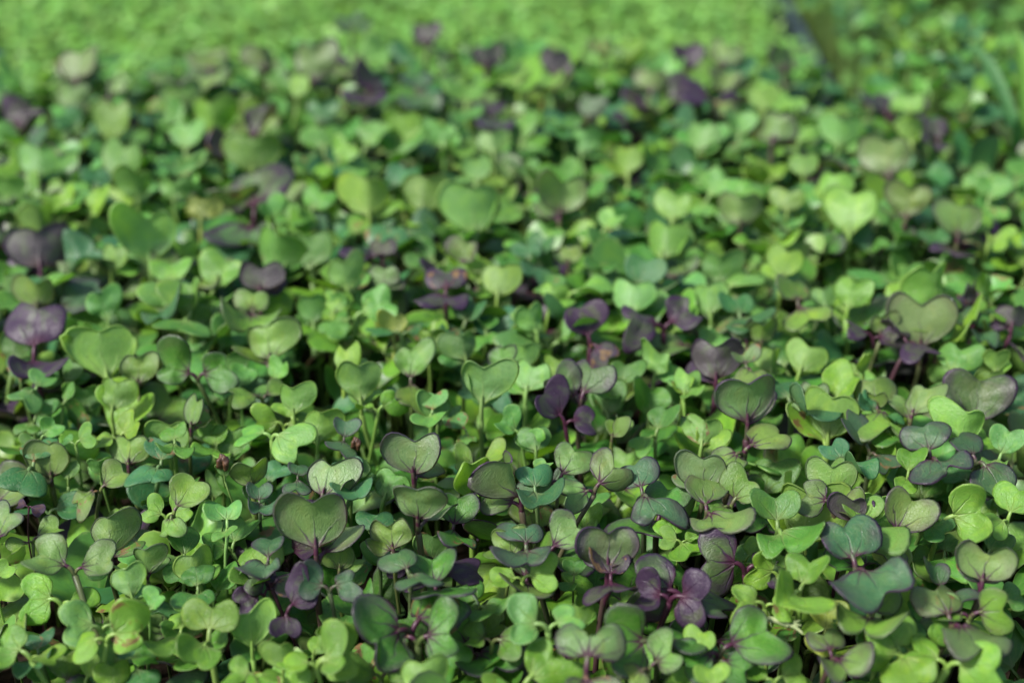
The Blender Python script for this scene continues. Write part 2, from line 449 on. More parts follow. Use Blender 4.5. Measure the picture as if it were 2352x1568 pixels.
# x, y, height mm, colour, width, azimuth, elevation, facing [, second leaf (az, el, facing, width)] [, {extras}]
TR = {
1: [(340, 60, 52, 'M', 310, 85, 52, 0), (160, 190, 54, 'T', 320, 275, 8, 0), (730, 560, 56, 'M', 310, 95, 58, 0, {'key': 'heart_a'}),
    (330, 540, 50, 'M', 200, 25, 25, .35), (325, 720, 60, 'P', 340, 170, 22, .5, {'key': 'mauve_lean', 'lean': (.018, -.022)}),
    (1260, 285, 60, 'M', 270, 50, 32, .3), (1030, 400, 50, 'Y', 200, 170, 20, .65, (5, 15, .6, 240)), (1040, 150, 56, 'T', 300, 272, 10, 0),
    (1690, 150, 60, 'M', 260, 105, 66, 0), (1510, 125, 62, 'K', 125, 95, 82, 0, {'key': 'husk', 'k': .05}), (2210, 175, 60, 'P', 370, 75, 48, 0),
    (2125, 470, 66, 'P', 480, 90, 68, 0, {'key': 'mauve_big', 'lean': (0, -.002)}), (1530, 410, 56, 'K', 250, 90, 22, 0, {'k': 1}),
    (1750, 390, 56, 't', 220, 275, 10, 0), (1230, 600, 50, 'G', 235, 100, 42, 0), (1310, 775, 54, 'Y', 285, 118, 56, .2),
    (985, 740, 52, 'P', 220, 80, 70, 0, {'k': .0}), (865, 880, 56, 'K', 235, 110, 58, 0), (670, 770, 48, 'K', 240, 178, 12, .4),
    (1770, 690, 52, 'Y', 345, 90, 34, 0, {'k': .9}), (1790, 795, 60, 't', 280, 272, 14, 0), (1720, 860, 54, 'd', 250, 200, 25, .8),
    (1665, 1010, 50, 'D', 220, 215, 0, .7), (1930, 1190, 54, 'D', 220, 262, -35, .3, (40, 15, .6, 270)),
    (2095, 890, 60, 't', 255, 180, 14, .3, (5, 20, .3, 250)), (250, 1000, 50, 'Y', 340, 180, 10, .85, {'k': .9}),
    (530, 1180, 55, 'K', 335, 205, 12, .85, {'k': .85}), (860, 1230, 57, 'Y', 345, 5, 10, .9, {'k': .9, 'blem': 1}),
    (1055, 1010, 58, 'K', 170, 55, 40, .2), (1090, 1090, 46, 'T', 220, 0, 4, .2), (1330, 990, 54, 'G', 285, 275, 18, 0),
    (1430, 1110, 58, 'Y', 375, 90, 38, 0, {'k': 1}), (1530, 850, 48, 'G', 310, 60, 30, .2), (1690, 1190, 54, 'Y', 310, 90, 60, 0, {'k': .1}),
    (1180, 1300, 50, 'Y', 285, 280, 18, .2), (1390, 1350, 46, 'G', 390, 305, 8, .55, {'k': .9}), (1900, 1375, 54, 'Y', 225, 95, 52, 0),
    (2150, 1280, 52, 'Y', 230, 60, 58, .3), (2270, 1390, 57, 'Y', 340, 5, 10, .85, {'k': .9}), (240, 1440, 48, 'T', 285, 275, 18, .2),
    (60, 1330, 52, 'Y', 350, 180, 6, .85, {'k': .9}), (990, 1390, 46, 'G', 245, 0, 4, .4), (640, 1430, 44, 'Y', 230, 60, 32, .2),
    (1600, 1490, 56, 'Y', 235, 180, 12, .75), (30, 470, 56, 'P', 270, 60, 42, .2), (450, 1450, 44, 'M', 235, 100, 36, 0),
    (760, 1510, 46, 'Y', 245, 90, 32, 0), (950, 1525, 44, 'T', 250, 300, 8, .3), (480, 375, 44, 'T', 250, 20, 10, .3),
    (255, 400, 55, 'R', 105, -32, -12, .3, {'k': .0, 'key': 'red_curl'}), (1860, 140, 52, 'T', 215, 60, 25, .3), (2000, 235, 58, 't', 190, 272, 10, 0),
    (1440, 240, 46, 'G', 200, 80, 52, 0), (780, 165, 54, 'M', 235, 45, 42, .3), (670, 100, 52, 'G', 165, 80, 60, 0),
    (470, 120, 50, 'G', 165, 70, 58, 0), (1620, 520, 47, 'G', 260, 60, 32, 0, (195, 20, .3, 235)), (30, 800, 50, 'Y', 150, 20, 20, .5),
    (810, 440, 44, 'M', 190, 90, 30, 0)],
2: [(580, 25, 62, 'P', 385, 90, 62, 0, {'key': 'speckled'}), (610, 340, 68, 'P', 370, 85, 74, 0, {'key': 'mauve_tall', 'lean': (.001, -.004)}),
    (430, 550, 60, 'M', 305, 110, 56, .1), (870, 395, 57, 'm', 270, 75, 56, 0, (288, 14, 0, 300)), (960, 170, 54, 'Y', 340, 100, 58, 0),
    (1245, 170, 64, 'P', 385, 115, 66, 0), (1415, 330, 62, 'T', 315, 280, 12, 0), (1640, 60, 60, 'P', 270, 55, 22, .2),
    (1130, 40, 58, 'M', 230, 20, 22, .3), (1905, 150, 64, 'P', 310, 40, 42, .7, {'lean': (-.022, -.012)}), (1610, 200, 50, 't', 245, 0, 12, .4),
    (1225, 610, 58, 'M', 255, 105, 66, 0), (1350, 730, 62, 't', 385, 284, 15, 0), (1620, 560, 60, 'P', 300, 40, 22, .35),
    (1460, 830, 58, 'Y', 265, 0, 12, .85, {'k': .6, 'key': 'bright_round'}), (1355, 950, 54, 'P', 385, 272, 22, 0),
    (1890, 635, 63, 'd', 425, 88, 60, 0, {'key': 'dark_heart', 'lean': (-.004, -.004)}), (1920, 940, 60, 'D', 355, 276, 16, 0),
    (2215, 925, 56, 'd', 440, 180, 10, .92, {'k': .95, 'key': 'dark_bow'}), (2160, 540, 52, 'm', 405, 238, 12, .65),
    (2190, 375, 60, 't', 370, 282, 6, 0), (2300, 590, 56, 'Y', 165, 180, 12, .7), (610, 870, 64, 't', 325, 290, 24, 0),
    (750, 950, 60, 'm', 420, 285, 26, .1, {'k': .6}), (920, 800, 54, 'D', 270, 15, 10, .4), (400, 1250, 58, 'm', 540, 225, 12, .85, {'k': .95, 'key': 'rim_big'}),
    (780, 1230, 57, 'm', 410, 3, 14, .88, {'k': .9}), (330, 460, 52, 'T', 255, 90, 26, 0), (340, 700, 48, 'G', 265, 265, 14, .1),
    (1110, 1080, 52, 'G', 305, 300, 20, .3), (1320, 1165, 62, 'K', 360, 180, 14, .88, {'k': .9}), (1700, 1100, 54, 'Y', 205, 95, 50, 0),
    (1770, 1280, 64, 'P', 465, 90, 36, 0, {'k': 1, 'key': 'bow_tie'}), (2015, 1290, 56, 'm', 470, 180, 10, .75, {'k': .9}),
    (1480, 1430, 56, 'Y', 405, 20, 14, .85, {'k': .7}), (1250, 1290, 50, 'M', 310, -22, 6, .55), (90, 1380, 54, 'Y', 365, 0, 10, .85, {'k': .9}),
    (640, 1525, 56, 'Y', 315, 90, 46, 0), (800, 1400, 46, 'G', 330, 320, 5, .4), (2290, 1380, 57, 'M', 310, 8, 14, .85, {'k': .9}),
    (1665, 780, 52, 'G', 160, 80, 42, 0), (1980, 1040, 46, 'Y', 180, 60, 20, .4), (1380, 450, 48, 'M', 225, 82, 52, 0, {'blem': 1}),
    (700, 650, 48, 'G', 225, 100, 45, 0, {'blem': 1}), (470, 770, 46, 'D', 180, 190, 10, .6), (85, 710, 54, 'M', 265, 80, 56, 0),
    (200, 1000, 46, 'G', 305, 272, 18, .1), (190, 270, 58, 'T', 275, 272, 10, 0), (180, 120, 54, 'G', 235, 85, 46, 0),
    (430, 220, 52, 'G', 285, 62, 50, .1), (1800, 320, 48, 'K', 205, 60, 30, 0), (1760, 440, 48, 'Y', 220, 85, 30, 0), (1460, 110, 60, 'K', 140, 60, 32, .2)],
3: [(185, 125, 62, 'P', 335, 90, 58, 0), (450, 250, 60, 'M', 295, 30, 36, .55, {'lean': (-.012, -.01)}), (260, 490, 60, 'P', 415, 280, 16, .05),
    (895, 430, 54, 'Y', 480, 85, 46, 0, {'k': .2, 'key': 'green_big'}), (730, 620, 60, 'G', 425, 276, 13, 0), (290, 750, 54, 'd', 440, 190, 6, .92, {'k': .95}),
    (120, 1000, 58, 'D', 385, 350, 10, .92, {'k': .95, 'key': 'wine_bow'}), (585, 800, 54, 'Y', 265, 190, 12, .8, {'k': .9}),
    (770, 990, 64, 'Y', 410, 250, 22, .75, {'k': .6, 'key': 'waxy_green'}), (490, 1020, 58, 'Y', 285, 180, 10, .85, {'k': .9}),
    (520, 1250, 54, 'm', 440, 14, 10, .8, {'k': .6}), (1050, 180, 60, 'M', 335, 90, 62, 0), (930, 305, 62, 'P', 270, 165, 22, .8),
    (1185, 375, 62, 'D', 265, 100, 66, 0, {'key': 'folded_dark'}), (1330, 390, 55, 'Y', 245, 62, 50, .2), (1545, 430, 62, 'P', 340, 50, 36, .7),
    (1330, 560, 62, 'M', 365, 275, 20, 0), (1980, 420, 61, 'Y', 375, 4, 20, .88, {'k': .85, 'key': 'red_neck'}), (1800, 90, 62, 't', 425, 276, 11, 0),
    (2150, 180, 58, 't', 335, 285, -20, .2), (2110, 280, 54, 'T', 300, 290, -10, .1), (1580, 50, 58, 'Y', 205, 60, 32, .2, {'lean': (-.012, -.01)}),
    (1240, 130, 62, 'T', 265, 305, 10, 0), (2090, 750, 64, 'P', 385, 70, 50, .4, {'key': 'red_heart', 'lean': (-.010, -.008)}), (1900, 1000, 58, 't', 290, 300, 16, .1),
    (1345, 880, 66, 't', 545, 280, 22, .1, {'k': .8, 'key': 'teal_bow'}), (1115, 790, 54, 'm', 305, 190, 6, .6), (1460, 715, 54, 'O', 265, 60, 34, .2, {'blem': 1, 'key': 'damaged'}),
    (1510, 1000, 56, 'Y', 275, 330, 4, .6, {'k': .4}), (1285, 1160, 60, 'M', 445, 236, 16, .85, {'k': .85}), (1030, 1090, 52, 'O', 265, 80, 42, .2, {'key': 'yellowing'}),
    (1560, 1160, 48, 'G', 330, 30, 10, .55), (1380, 1350, 56, 'Y', 310, 182, 6, .7), (2160, 1080, 60, 'M', 330, 350, 16, .85, {'k': .8}),
    (2010, 1250, 61, 'P', 465, 276, 20, 0), (1800, 1180, 54, 'Y', 345, 180, 10, .85, {'k': .9}), (1130, 1450, 57, 'P', 355, 270, 12, .45, {'k': 1}),
    (1600, 1480, 56, 'Y', 385, 280, 12, .5, {'k': .8}), (2040, 1455, 58, 'Y', 405, 320, 12, .75, {'k': .8}), (410, 1460, 50, 'm', 265, 320, 2, .55),
    (240, 1510, 56, 'Y', 235, 90, 28, 0), (730, 1350, 46, 'G', 210, 250, 5, .4), (800, 1500, 48, 'Y', 255, 10, 5, .6), (170, 1290, 54, 'Y', 235, 60, 32, .3),
    (1820, 770, 48, 'G', 285, 250, 12, .3), (2290, 990, 52, 'G', 205, 20, 20, .5), (2100, 920, 46, 'G', 310, 90, 28, 0), (2290, 330, 58, 'Y', 265, 60, 42, .2),
    (630, 170, 48, 'G', 335, 70, 34, 0), (1650, 210, 48, 'G', 355, 90, 32, 0, {'k': .8}), (620, 480, 44, 'm', 355, 270, 14, .2), (1780, 540, 56, 'G', 245, 300, 12, .2),
    (1630, 600, 46, 'G', 245, 280, 8, .2), (2160, 600, 46, 'G', 225, 60, 25, .2), (85, 660, 55, 'Y', 285, 300, 10, .6), (540, 660, 48, 'Y', 185, 40, 20, .3),
    (740, 740, 46, 'Y', 175, 90, 30, 0)],
4: [(250, 120, 60, 'D', 430, 90, 48, 0, {'key': 'far_dark'}), (250, 420, 60, 'M', 275, 85, 60, 0), (250, 640, 62, 'D', 430, 85, 36, 0, {'key': 'left_dark', 'k': .5}),
    (540, 430, 56, 't', 375, 32, 24, .2), (690, 500, 58, 'K', 255, 120, 56, .2, (260, 12, 0, 220)), (1010, 50, 64, 'K', 400, 90, 64, 0, {'key': 'pale_tall'}),
    (760, 190, 58, 'Y', 205, 70, 60, 0), (690, 800, 62, 'Y', 435, 120, 60, .2, {'bite': (.50, .62, .12), 'key': 'bitten'}), (930, 930, 60, 'M', 265, 90, 68, 0),
    (1180, 940, 62, 'm', 300, 180, 16, .95, (0, 20, .95, 295), {'k': .75, 'key': 'rim_pair'}), (1810, 740, 62, 'M', 365, 95, 56, 0, {'key': 'olive_heart'}),
    (1710, 480, 60, 'M', 245, 85, 60, 0, (276, 8, 0, 400)), (1760, 310, 60, 'D', 295, 80, 56, 0), (1120, 450, 58, 'K', 365, 276, 11, 0),
    (1090, 560, 58, 'T', 335, 272, 12, 0), (1220, 670, 60, 'K', 385, 276, 13, 0), (1310, 590, 55, 'G', 205, 80, 60, 0), (780, 1110, 58, 'Y', 265, 75, 55, 0),
    (1310, 1230, 61, 'M', 245, 60, 50, .35), (1170, 1475, 60, 'G', 255, 275, 15, 0), (1150, 1420, 52, 'Y', 285, 95, 58, 0), (1980, 1130, 63, 'Y', 265, 105, 64, .1, {'key': 'spoon'}),
    (1780, 1300, 56, 'Y', 235, 190, 18, .75), (1950, 1420, 60, 'K', 325, 312, 10, .3), (2160, 1320, 58, 'Y', 265, 90, 48, 0), (880, 1320, 58, 'Y', 235, 20, 42, .65),
    (870, 1480, 54, 'M', 300, 85, 46, 0), (590, 1400, 58, 'K', 175, 0, 22, .65), (340, 1340, 57, 'K', 165, 40, 42, .3), (280, 1180, 52, 'G', 235, 60, 32, .2),
    (170, 1120, 58, 'K', 235, 272, 8, 0), (470, 1110, 54, 'G', 165, 45, 50, .3), (570, 1120, 48, 'G', 235, 90, 50, 0), (1650, 985, 55, 'K', 190, 60, 36, .2),
    (1890, 960, 56, 'K', 175, 60, 42, .2), (1640, 1110, 59, 'M', 235, 185, 15, 0), (1540, 910, 54, 'G', 255, 90, 62, 0), (1560, 1430, 50, 'G', 265, 80, 46, 0),
    (1440, 1500, 54, 'Y', 260, 285, 28, -.2), (1240, 150, 56, 'Y', 205, 90, 58, 0), (1500, 300, 58, 'K', 305, 62, 26, .1), (2100, 150, 57, 'G', 305, 80, 48, 0),
    (1870, 150, 58, 'G', 355, 62, 60, 0), (140, 930, 52, 'G', 205, 85, 62, 0, {'blem': 1}), (480, 960, 52, 'G', 200, 60, 46, 0), (100, 780, 52, 'G', 260, 80, 50, 0),
    (560, 180, 56, 'T', 355, 25, 22, .1), (400, 350, 58, 'K', 300, 30, 18, 0), (2250, 490, 57, 'K', 195, 80, 56, 0), (2110, 540, 54, 'G', 210, 100, 50, 0),
    (30, 380, 54, 'G', 240, 70, 50, 0)],
5: [(120, 300, 64, 'K', 265, 105, 60, .1, {'key': 'pale_stalk'}), (380, 310, 60, 'P', 225, 80, 60, 0), (370, 120, 60, 'D', 185, 100, 60, 0), (180, 180, 60, 'D', 235, 200, 14, .2),
    (350, 510, 60, 'K', 305, 22, 14, 0), (450, 630, 58, 'O', 195, 80, 60, 0), (370, 690, 58, 'T', 225, 200, 6, .1), (680, 730, 57, 'Y', 185, 80, 62, 0), (115, 870, 60, 'Y', 245, 85, 60, 0),
    (560, 890, 61, 'M', 275, 88, 60, 0, (276, 12, 0, 300), {'key': 'winged'}), (910, 775, 60, 'G', 270, 105, 56, 0), (1060, 1000, 66, 'K', 375, 75, 62, .15, {'key': 'hero', 'k': .0}),
    (1170, 880, 57, 'm', 235, 60, 52, 0), (1370, 980, 58, 'K', 295, 85, 52, 0), (1765, 980, 65, 'd', 345, 65, 50, .3, (150, 34, .85, 295), {'key': 'purple_pair', 'lean': (.001, -.003)}),
    (1500, 1170, 60, 'D', 295, 150, 32, .85, {'k': .5}), (215, 1030, 61, 'Y', 295, 110, 56, .1), (430, 1160, 58, 'Y', 205, 20, 22, .8, {'k': .8}), (740, 1200, 57, 'G', 245, 80, 46, 0),
    (680, 1300, 59, 'K', 255, 272, 10, 0), (880, 1290, 56, 'K', 175, 130, 32, .3, {'blem': 1}), (1210, 1310, 58, 'K', 215, 160, 36, .4), (1400, 1400, 56, 'G', 235, 90, 50, 0),
    (1950, 1320, 59, 'M', 225, 60, 50, .4), (1730, 600, 61, 'D', 295, 120, 42, 0), (2130, 600, 60, 'D', 330, 200, 22, .2, (20, 24, .2, 300)), (2240, 900, 56, 'K', 225, 80, 52, 0),
    (2000, 950, 56, 'G', 225, 60, 42, 0), (1890, 1130, 50, 'G', 305, 80, 46, 0), (1380, 600, 59, 'K', 235, 110, 60, 0), (2060, 440, 59, 'K', 310, 80, 56, 0),
    (1520, 420, 58, 'Y', 185, 60, 52, 0), (1790, 410, 59, 'K', 305, 340, 12, 0), (930, 150, 61, 'P', 225, 70, 60, 0, (300, 10, 0, 200)), (1630, 160, 60, 'P', 175, 85, 68, 0),
    (1450, 100, 57, 'T', 235, 60, 40, 0), (1400, 270, 56, 'T', 260, 280, 10, 0), (790, 470, 61, 'D', 355, 276, 20, 0), (960, 540, 57, 'T', 255, 60, 36, 0), (820, 330, 57, 'Y', 225, 80, 52, 0),
    (1160, 350, 57, 'Y', 265, 85, 46, 0), (160, 1220, 46, 'T', 255, 200, 10, .3), (1180, 1110, 48, 'T', 250, 320, 10, .3), (1330, 840, 54, 'K', 205, 90, 50, 0), (1550, 920, 56, 'Y', 175, 85, 56, 0),
    (2260, 1260, 57, 'G', 235, 60, 42, .2), (2180, 1140, 50, 'G', 305, 80, 42, 0), (90, 1460, 61, 't', 225, 268, 10, 0, {'key': 'husk_two'}), (60, 480, 58, 'Y', 210, 90, 52, 0), (1080, 730, 54, 'G', 200, 280, 14, 0)],
6: [(475, 1130, 67, 'P', 435, 88, 70, 0, {'key': 'mauve_hero', 'lean': (.001, -.003)}), (540, 985, 64, 'P', 260, 272, 10, 0), (610, 1400, 61, 'P', 335, 20, 15, 0), (270, 880, 61, 'D', 345, 85, 56, 0),
    (1655, 620, 63, 'P', 435, 80, 60, 0, {'key': 'grey_heart'}), (1375, 630, 62, 'P', 200, 95, 64, 0), (1230, 660, 61, 'D', 225, 165, 30, .1), (1660, 775, 62, 'D', 275, 290, 16, 0, {'lean': (-.014, -.01)}),
    (1640, 1140, 62, 'P', 305, 60, 56, .2), (1430, 1290, 60, 'M', 375, 272, 6, 0), (2040, 1115, 60, 'd', 455, 70, 40, 0, {'key': 'teal_dark'}), (1740, 385, 64, 'Y', 375, 90, 62, 0, {'key': 'lime_far'}),
    (740, 220, 61, 'Y', 255, 70, 56, .1), (1190, 420, 60, 'Y', 265, 70, 56, .1), (2010, 430, 60, 'D', 200, 100, 50, 0), (2270, 580, 60, 'D', 225, 80, 46, 0), (640, 880, 59, 'Y', 225, 90, 52, 0),
    (880, 850, 59, 'Y', 290, 60, 55, .1), (1260, 900, 60, 'Y', 170, 110, 64, 0), (1140, 1055, 60, 'Y', 285, 30, 42, .45), (1050, 1240, 61, 'Y', 405, 80, 54, 0, {'key': 'lime_big'}),
    (870, 1230, 63, 'T', 395, 281, 8, 0), (1220, 1350, 60, 't', 305, 135, 42, .15), (190, 1350, 58, 'Y', 275, 85, 52, 0, {'bite': (.46, .52, .16), 'blem': 1, 'key': 'ragged'}), (1950, 1320, 62, 'Y', 335, 90, 60, 0),
    (2230, 1430, 59, 'K', 235, 60, 42, .2), (1490, 1390, 57, 'G', 355, 275, 24, 0), (1340, 1150, 59, 'M', 155, 85, 66, 0), (1280, 1160, 60, 'T', 220, 140, 36, 0), (2110, 1010, 58, 'Y', 185, 85, 60, 0),
    (2160, 880, 60, 'Y', 175, 80, 58, 0), (1900, 850, 60, 'K', 305, 60, 32, 0), (580, 690, 60, 'M', 205, 80, 60, 0), (460, 690, 59, 'P', 165, 110, 56, 0), (890, 590, 61, 'M', 330, 276, 12, 0),
    (225, 460, 60, 'K', 255, 110, 52, 0), (300, 250, 59, 'G', 285, 80, 58, 0), (70, 1030, 58, 'Y', 185, 60, 60, .1), (105, 1110, 56, 'K', 175, 300, 20, .3), (500, 620, 60, 'T', 335, 276, 13, 0),
    (2060, 710, 58, 't', 255, 285, 14, 0), (930, 1110, 58, 'P', 195, 90, 62, 0), (620, 1290, 48, 'G', 225, 270, 14, .1), (420, 310, 58, 'K', 260, 40, 30, 0), (1000, 450, 56, 'K', 200, 90, 50, 0)],
7: [(510, 555, 63, 'Y', 205, 80, 60, .1), (970, 535, 63, 'Y', 205, 85, 56, .1), (1160, 690, 64, 'Y', 255, 90, 60, 0, {'key': 'far_heart'}), (1170, 860, 61, 'd', 325, 90, 28, 0, {'key': 'far_red'}),
    (930, 950, 60, 'O', 155, 90, 46, 0, {'k': .6, 'key': 'far_yellow'}), (1690, 890, 62, 'Y', 235, 95, 58, .1), (1950, 880, 61, 'Y', 215, 85, 58, 0), (2170, 945, 61, 'K', 295, 95, 52, 0),
    (1340, 960, 60, 'K', 120, 70, 58, 0), (1240, 960, 59, 'K', 120, 140, 46, .3), (630, 850, 59, 'K', 165, 90, 62, 0), (800, 860, 60, 'K', 155, 85, 60, 0), (45, 860, 60, 'K', 155, 85, 62, 0),
    (180, 1000, 59, 'Y', 185, 90, 56, 0), (440, 930, 59, 'Y', 175, 45, 44, .1), (820, 425, 62, 'M', 195, 90, 60, 0), (1375, 395, 62, 'Y', 135, 80, 56, 0), (1430, 290, 64, 'P', 225, 90, 66, 0),
    (1200, 260, 61, 'P', 160, 120, 46, 0), (360, 300, 62, 'P', 225, 90, 46, 0), (530, 400, 60, 'P', 130, 60, 46, 0), (330, 440, 60, 'P', 165, 90, 52, 0), (960, 350, 61, 'P', 225, 275, 14, 0),
    (1220, 570, 60, 'D', 225, 30, 32, .1), (1670, 450, 60, 'D', 205, 275, 12, 0), (190, 625, 60, 't', 205, 90, 40, 0), (180, 740, 59, 'K', 185, 85, 46, 0), (560, 740, 58, 'G', 235, 80, 52, 0),
    (1580, 690, 60, 'Y', 150, 45, 52, 0), (1720, 610, 61, 'K', 185, 45, 40, .1), (1860, 590, 62, 'Y', 165, 90, 46, 0), (1470, 500, 60, 'T', 150, 85, 58, 0), (2140, 420, 60, 'K', 185, 90, 36, 0),
    (1940, 450, 58, 't', 190, 280, 10, 0), (2190, 780, 59, 'K', 135, 90, 56, 0), (2030, 610, 60, 'K', 160, 100, 46, 0), (1620, 130, 60, 't', 160, 275, 14, 0), (1960, 150, 60, 'D', 130, 90, 50, 0),
    (2230, 250, 60, 'D', 150, 90, 46, 0), (1480, 620, 58, 'K', 200, 90, 30, 0), (1830, 640, 58, 'G', 220, 70, 40, 0), (2260, 640, 60, 'K', 160, 80, 50, 0), (860, 620, 60, 'K', 170, 90, 40, 0)],
8: [(840, 420, 62, 'D', 185, 185, 14, .1), (1510, 590, 62, 'K', 195, 80, 58, 0), (1730, 715, 62, 'P', 235, 90, 52, 0), (1040, 560, 60, 'K', 165, 90, 40, 0), (1150, 450, 61, 'Y', 145, 80, 52, 0),
    (1210, 590, 61, 'P', 185, 90, 46, 0), (1330, 600, 60, 'K', 135, 60, 42, 0), (980, 240, 63, 'P', 170, 60, 50, 0), (1240, 270, 62, 'P', 155, 90, 50, 0), (790, 270, 61, 'D', 150, 90, 40, 0),
    (1820, 915, 63, 'P', 205, 80, 52, 0, {'key': 'magenta_stalk'}), (2050, 1010, 62, 'P', 215, 85, 56, 0), (1050, 960, 61, 'P', 195, 88, 60, 0), (230, 900, 62, 'P', 225, 85, 56, 0), (750, 940, 61, 'Y', 185, 85, 52, 0),
    (1560, 960, 61, 'Y', 255, 85, 52, 0), (1270, 910, 60, 'Y', 155, 90, 56, 0), (700, 1095, 61, 'Y', 225, 90, 50, 0), (1830, 600, 61, 'Y', 160, 90, 46, 0), (1460, 860, 60, 'Y', 160, 60, 46, 0),
    (950, 850, 60, 'K', 175, 40, 34, .1), (460, 1010, 60, 'K', 145, 40, 42, 0), (360, 490, 60, 't', 135, 90, 46, 0), (640, 370, 62, 'P', 150, 80, 52, 0), (200, 290, 61, 'D', 145, 85, 56, 0), (870, 620, 60, 'K', 195, 80, 46, 0),
    (540, 740, 59, 'Y', 150, 85, 50, 0), (330, 640, 60, 'K', 150, 75, 50, 0), (1340, 760, 59, 'Y', 130, 85, 56, 0), (2200, 860, 60, 'K', 160, 60, 40, 0), (60, 400, 60, 'Y', 200, 270, 14, 0)],
}
for reg, rows in TR.items():
    ox, oy, sc = REG[reg]
    for row in rows:
        x, y, z, code, W, az, el, f = row[:8]
        B, ex = None, {}
        for e in row[8:]:
            if isinstance(e, dict): ex = dict(e)
            else: B = (e[0], e[1], e[2], e[3] * sc)
        seedling(ox + x * sc, oy + y * sc, z / 1000, code, W * sc, az, el, f, B, **ex)
N_TR = len(SEED)

# ------------------------------------------------------------------ the lower storey: seedlings between the traced ones
BED = (-.40, .40, .165, .725)                     # x0, x1, y0, y1 of the mixed bed
tc = np.array([l.C for s in SEED for l in s.leaves[:1]]); tw = np.array([s.leaves[0].W for s in SEED])
tu, tv, tdp = project(tc); twp = tw * FPX / tdp
def hidden_behind(C, W, slack=.0):
    u, v, dp = project(C); wp = W * FPX / dp[0]
    return np.any((np.hypot(tu - u, (tv - v) * 1.15) < .40 * twp + .34 * wp) & (dp[0] < tdp + slack))

def random_seedling(x, y, zt, code, W, r, smin=5, smax=48):
    S = Seedling(); S.hi = False; S.code = code; S.label = None; S.key = None
    S.root = np.array([x, y, -.002])
    az = r.uniform(0, 360)
    S.node = np.array([x + r.normal(0, .004), y + r.normal(0, .004), zt])
    S.leaves = []
    for q in range(2):
        e = r.uniform(smin, smax); a = az + 180 * q + r.normal(0, 14)
        w = W * r.uniform(.85, 1.1); k = float(np.clip(r.normal(.45, .3), 0, 1))
        d, n = orient(a, e, 0, False, S.node, r, w, k)
        base = S.node + nrm(d * .55 + np.array([0, 0, .6])) * w * PET
        S.leaves.append(leaf_from_base(base, d, n, w, k, code, r, S.node, False, blem=float(r.random() < .12)))
    S.leaves[1].pg[:3] = S.leaves[0].pg[:3]
    S.rad = min(.00085, .055 * W); S.ph = 0; S.traced = False; S.az = az; S.el = e; S.f = 0; S.up = e > 40; S.blem = 0
    return S

GRID = .0112
FILL = []
codes = list('YGKTMPDm'); wts = np.array([.27, .30, .14, .11, .07, .04, .03, .04])
for gy in np.arange(BED[2], BED[3], GRID):
    for gx in np.arange(BED[0], BED[1], GRID):
        x = gx + rng.uniform(-.0045, .0045); y = gy + rng.uniform(-.0045, .0045)
        if x > .185 and y > .60 + .35 * (.26 - x): continue
        edge = .008 * math.sin(x * 31) + .006 * math.sin(x * 83 + 1) + .016 * math.exp(-((x + .02) / .10) ** 2) - .014
        if y > BED[3] - .022 + edge: continue
        pw = np.array([.8, 1, 1.5, 1.6, 1, 1.2, 1.2, 1]) if .40 < y < .58 else np.array([1, 1, 1, 1, 3.2, 3.4, 2.6, 3.0]) if y < .5 else np.array([.75, 1, 1.6, 1.9, 2.0, 4.0, 2.0, .6])
        code = codes[rng.choice(8, p=wts * pw / (wts * pw).sum())]
        W = float(np.clip(rng.normal(.0176 if y < .45 else .0160, .0026), .0105, .022))
        zt = float(np.clip(rng.normal(.036 if y > .42 else .025, .008), .010, .052))
        if y < .38 and rng.random() < .42: continue
        S = None
        for attempt in range(4):
            T = random_seedling(x, y, zt, code, W, rng)
            if not any(hidden_behind(l.C, l.W) for l in T.leaves): S = T; break
            zt -= .008
            if zt < .012: break
        if S is not None: FILL.append(S)

# which of them the camera sees most of: coarse depth buffer over leaf points
def leaf_points(L):
    x = np.cross(L.d, L.n); g = []
    for a in np.linspace(-.42, .42, 6):
        for b in np.linspace(.08, .78, 6): g.append((a, b * (1 - .3 * L.k)))
    g = np.array(g) * L.W
    return L.base + g[:, 0:1] * x + g[:, 1:2] * L.d
ALL = SEED + FILL
cell = 12
GW, GH = 2352 // cell, 1568 // cell + 1
zb = np.full((GH, GW), 9.9); ib = np.full((GH, GW), -1)
for i, S in enumerate(ALL):
    for L in S.leaves:
        u, v, dp = project(leaf_points(L))
        cu = (u // cell).astype(int); cv = (v // cell).astype(int)
        for a, b, c in zip(cu, cv, dp):
            if 0 <= a < GW and 0 <= b < GH and c < zb[b, a]: zb[b, a] = c; ib[b, a] = i
vis = np.bincount(ib[ib >= 0].ravel(), minlength=len(ALL))
order = sorted(range(N_TR, len(ALL)), key=lambda i: -vis[i])
n_g = sum(1 for s in SEED if s.code not in PURPLE); n_p = N_TR - n_g
chosen = []
for i in order:
    if vis[i] < 6: break
    p = ALL[i].code in PURPLE
    if p and n_p < 300: n_p += 1; chosen.append(i)
    elif not p and n_g < 300: n_g += 1; chosen.append(i)
single = SEED + [ALL[i] for i in chosen]
cs = set(chosen)
rest = [ALL[i] for i in range(N_TR, len(ALL)) if i not in cs]
print('seedlings', N_TR, 'traced', len(chosen), 'filled', len(rest), 'in the mass; green', n_g, 'purple', n_p)

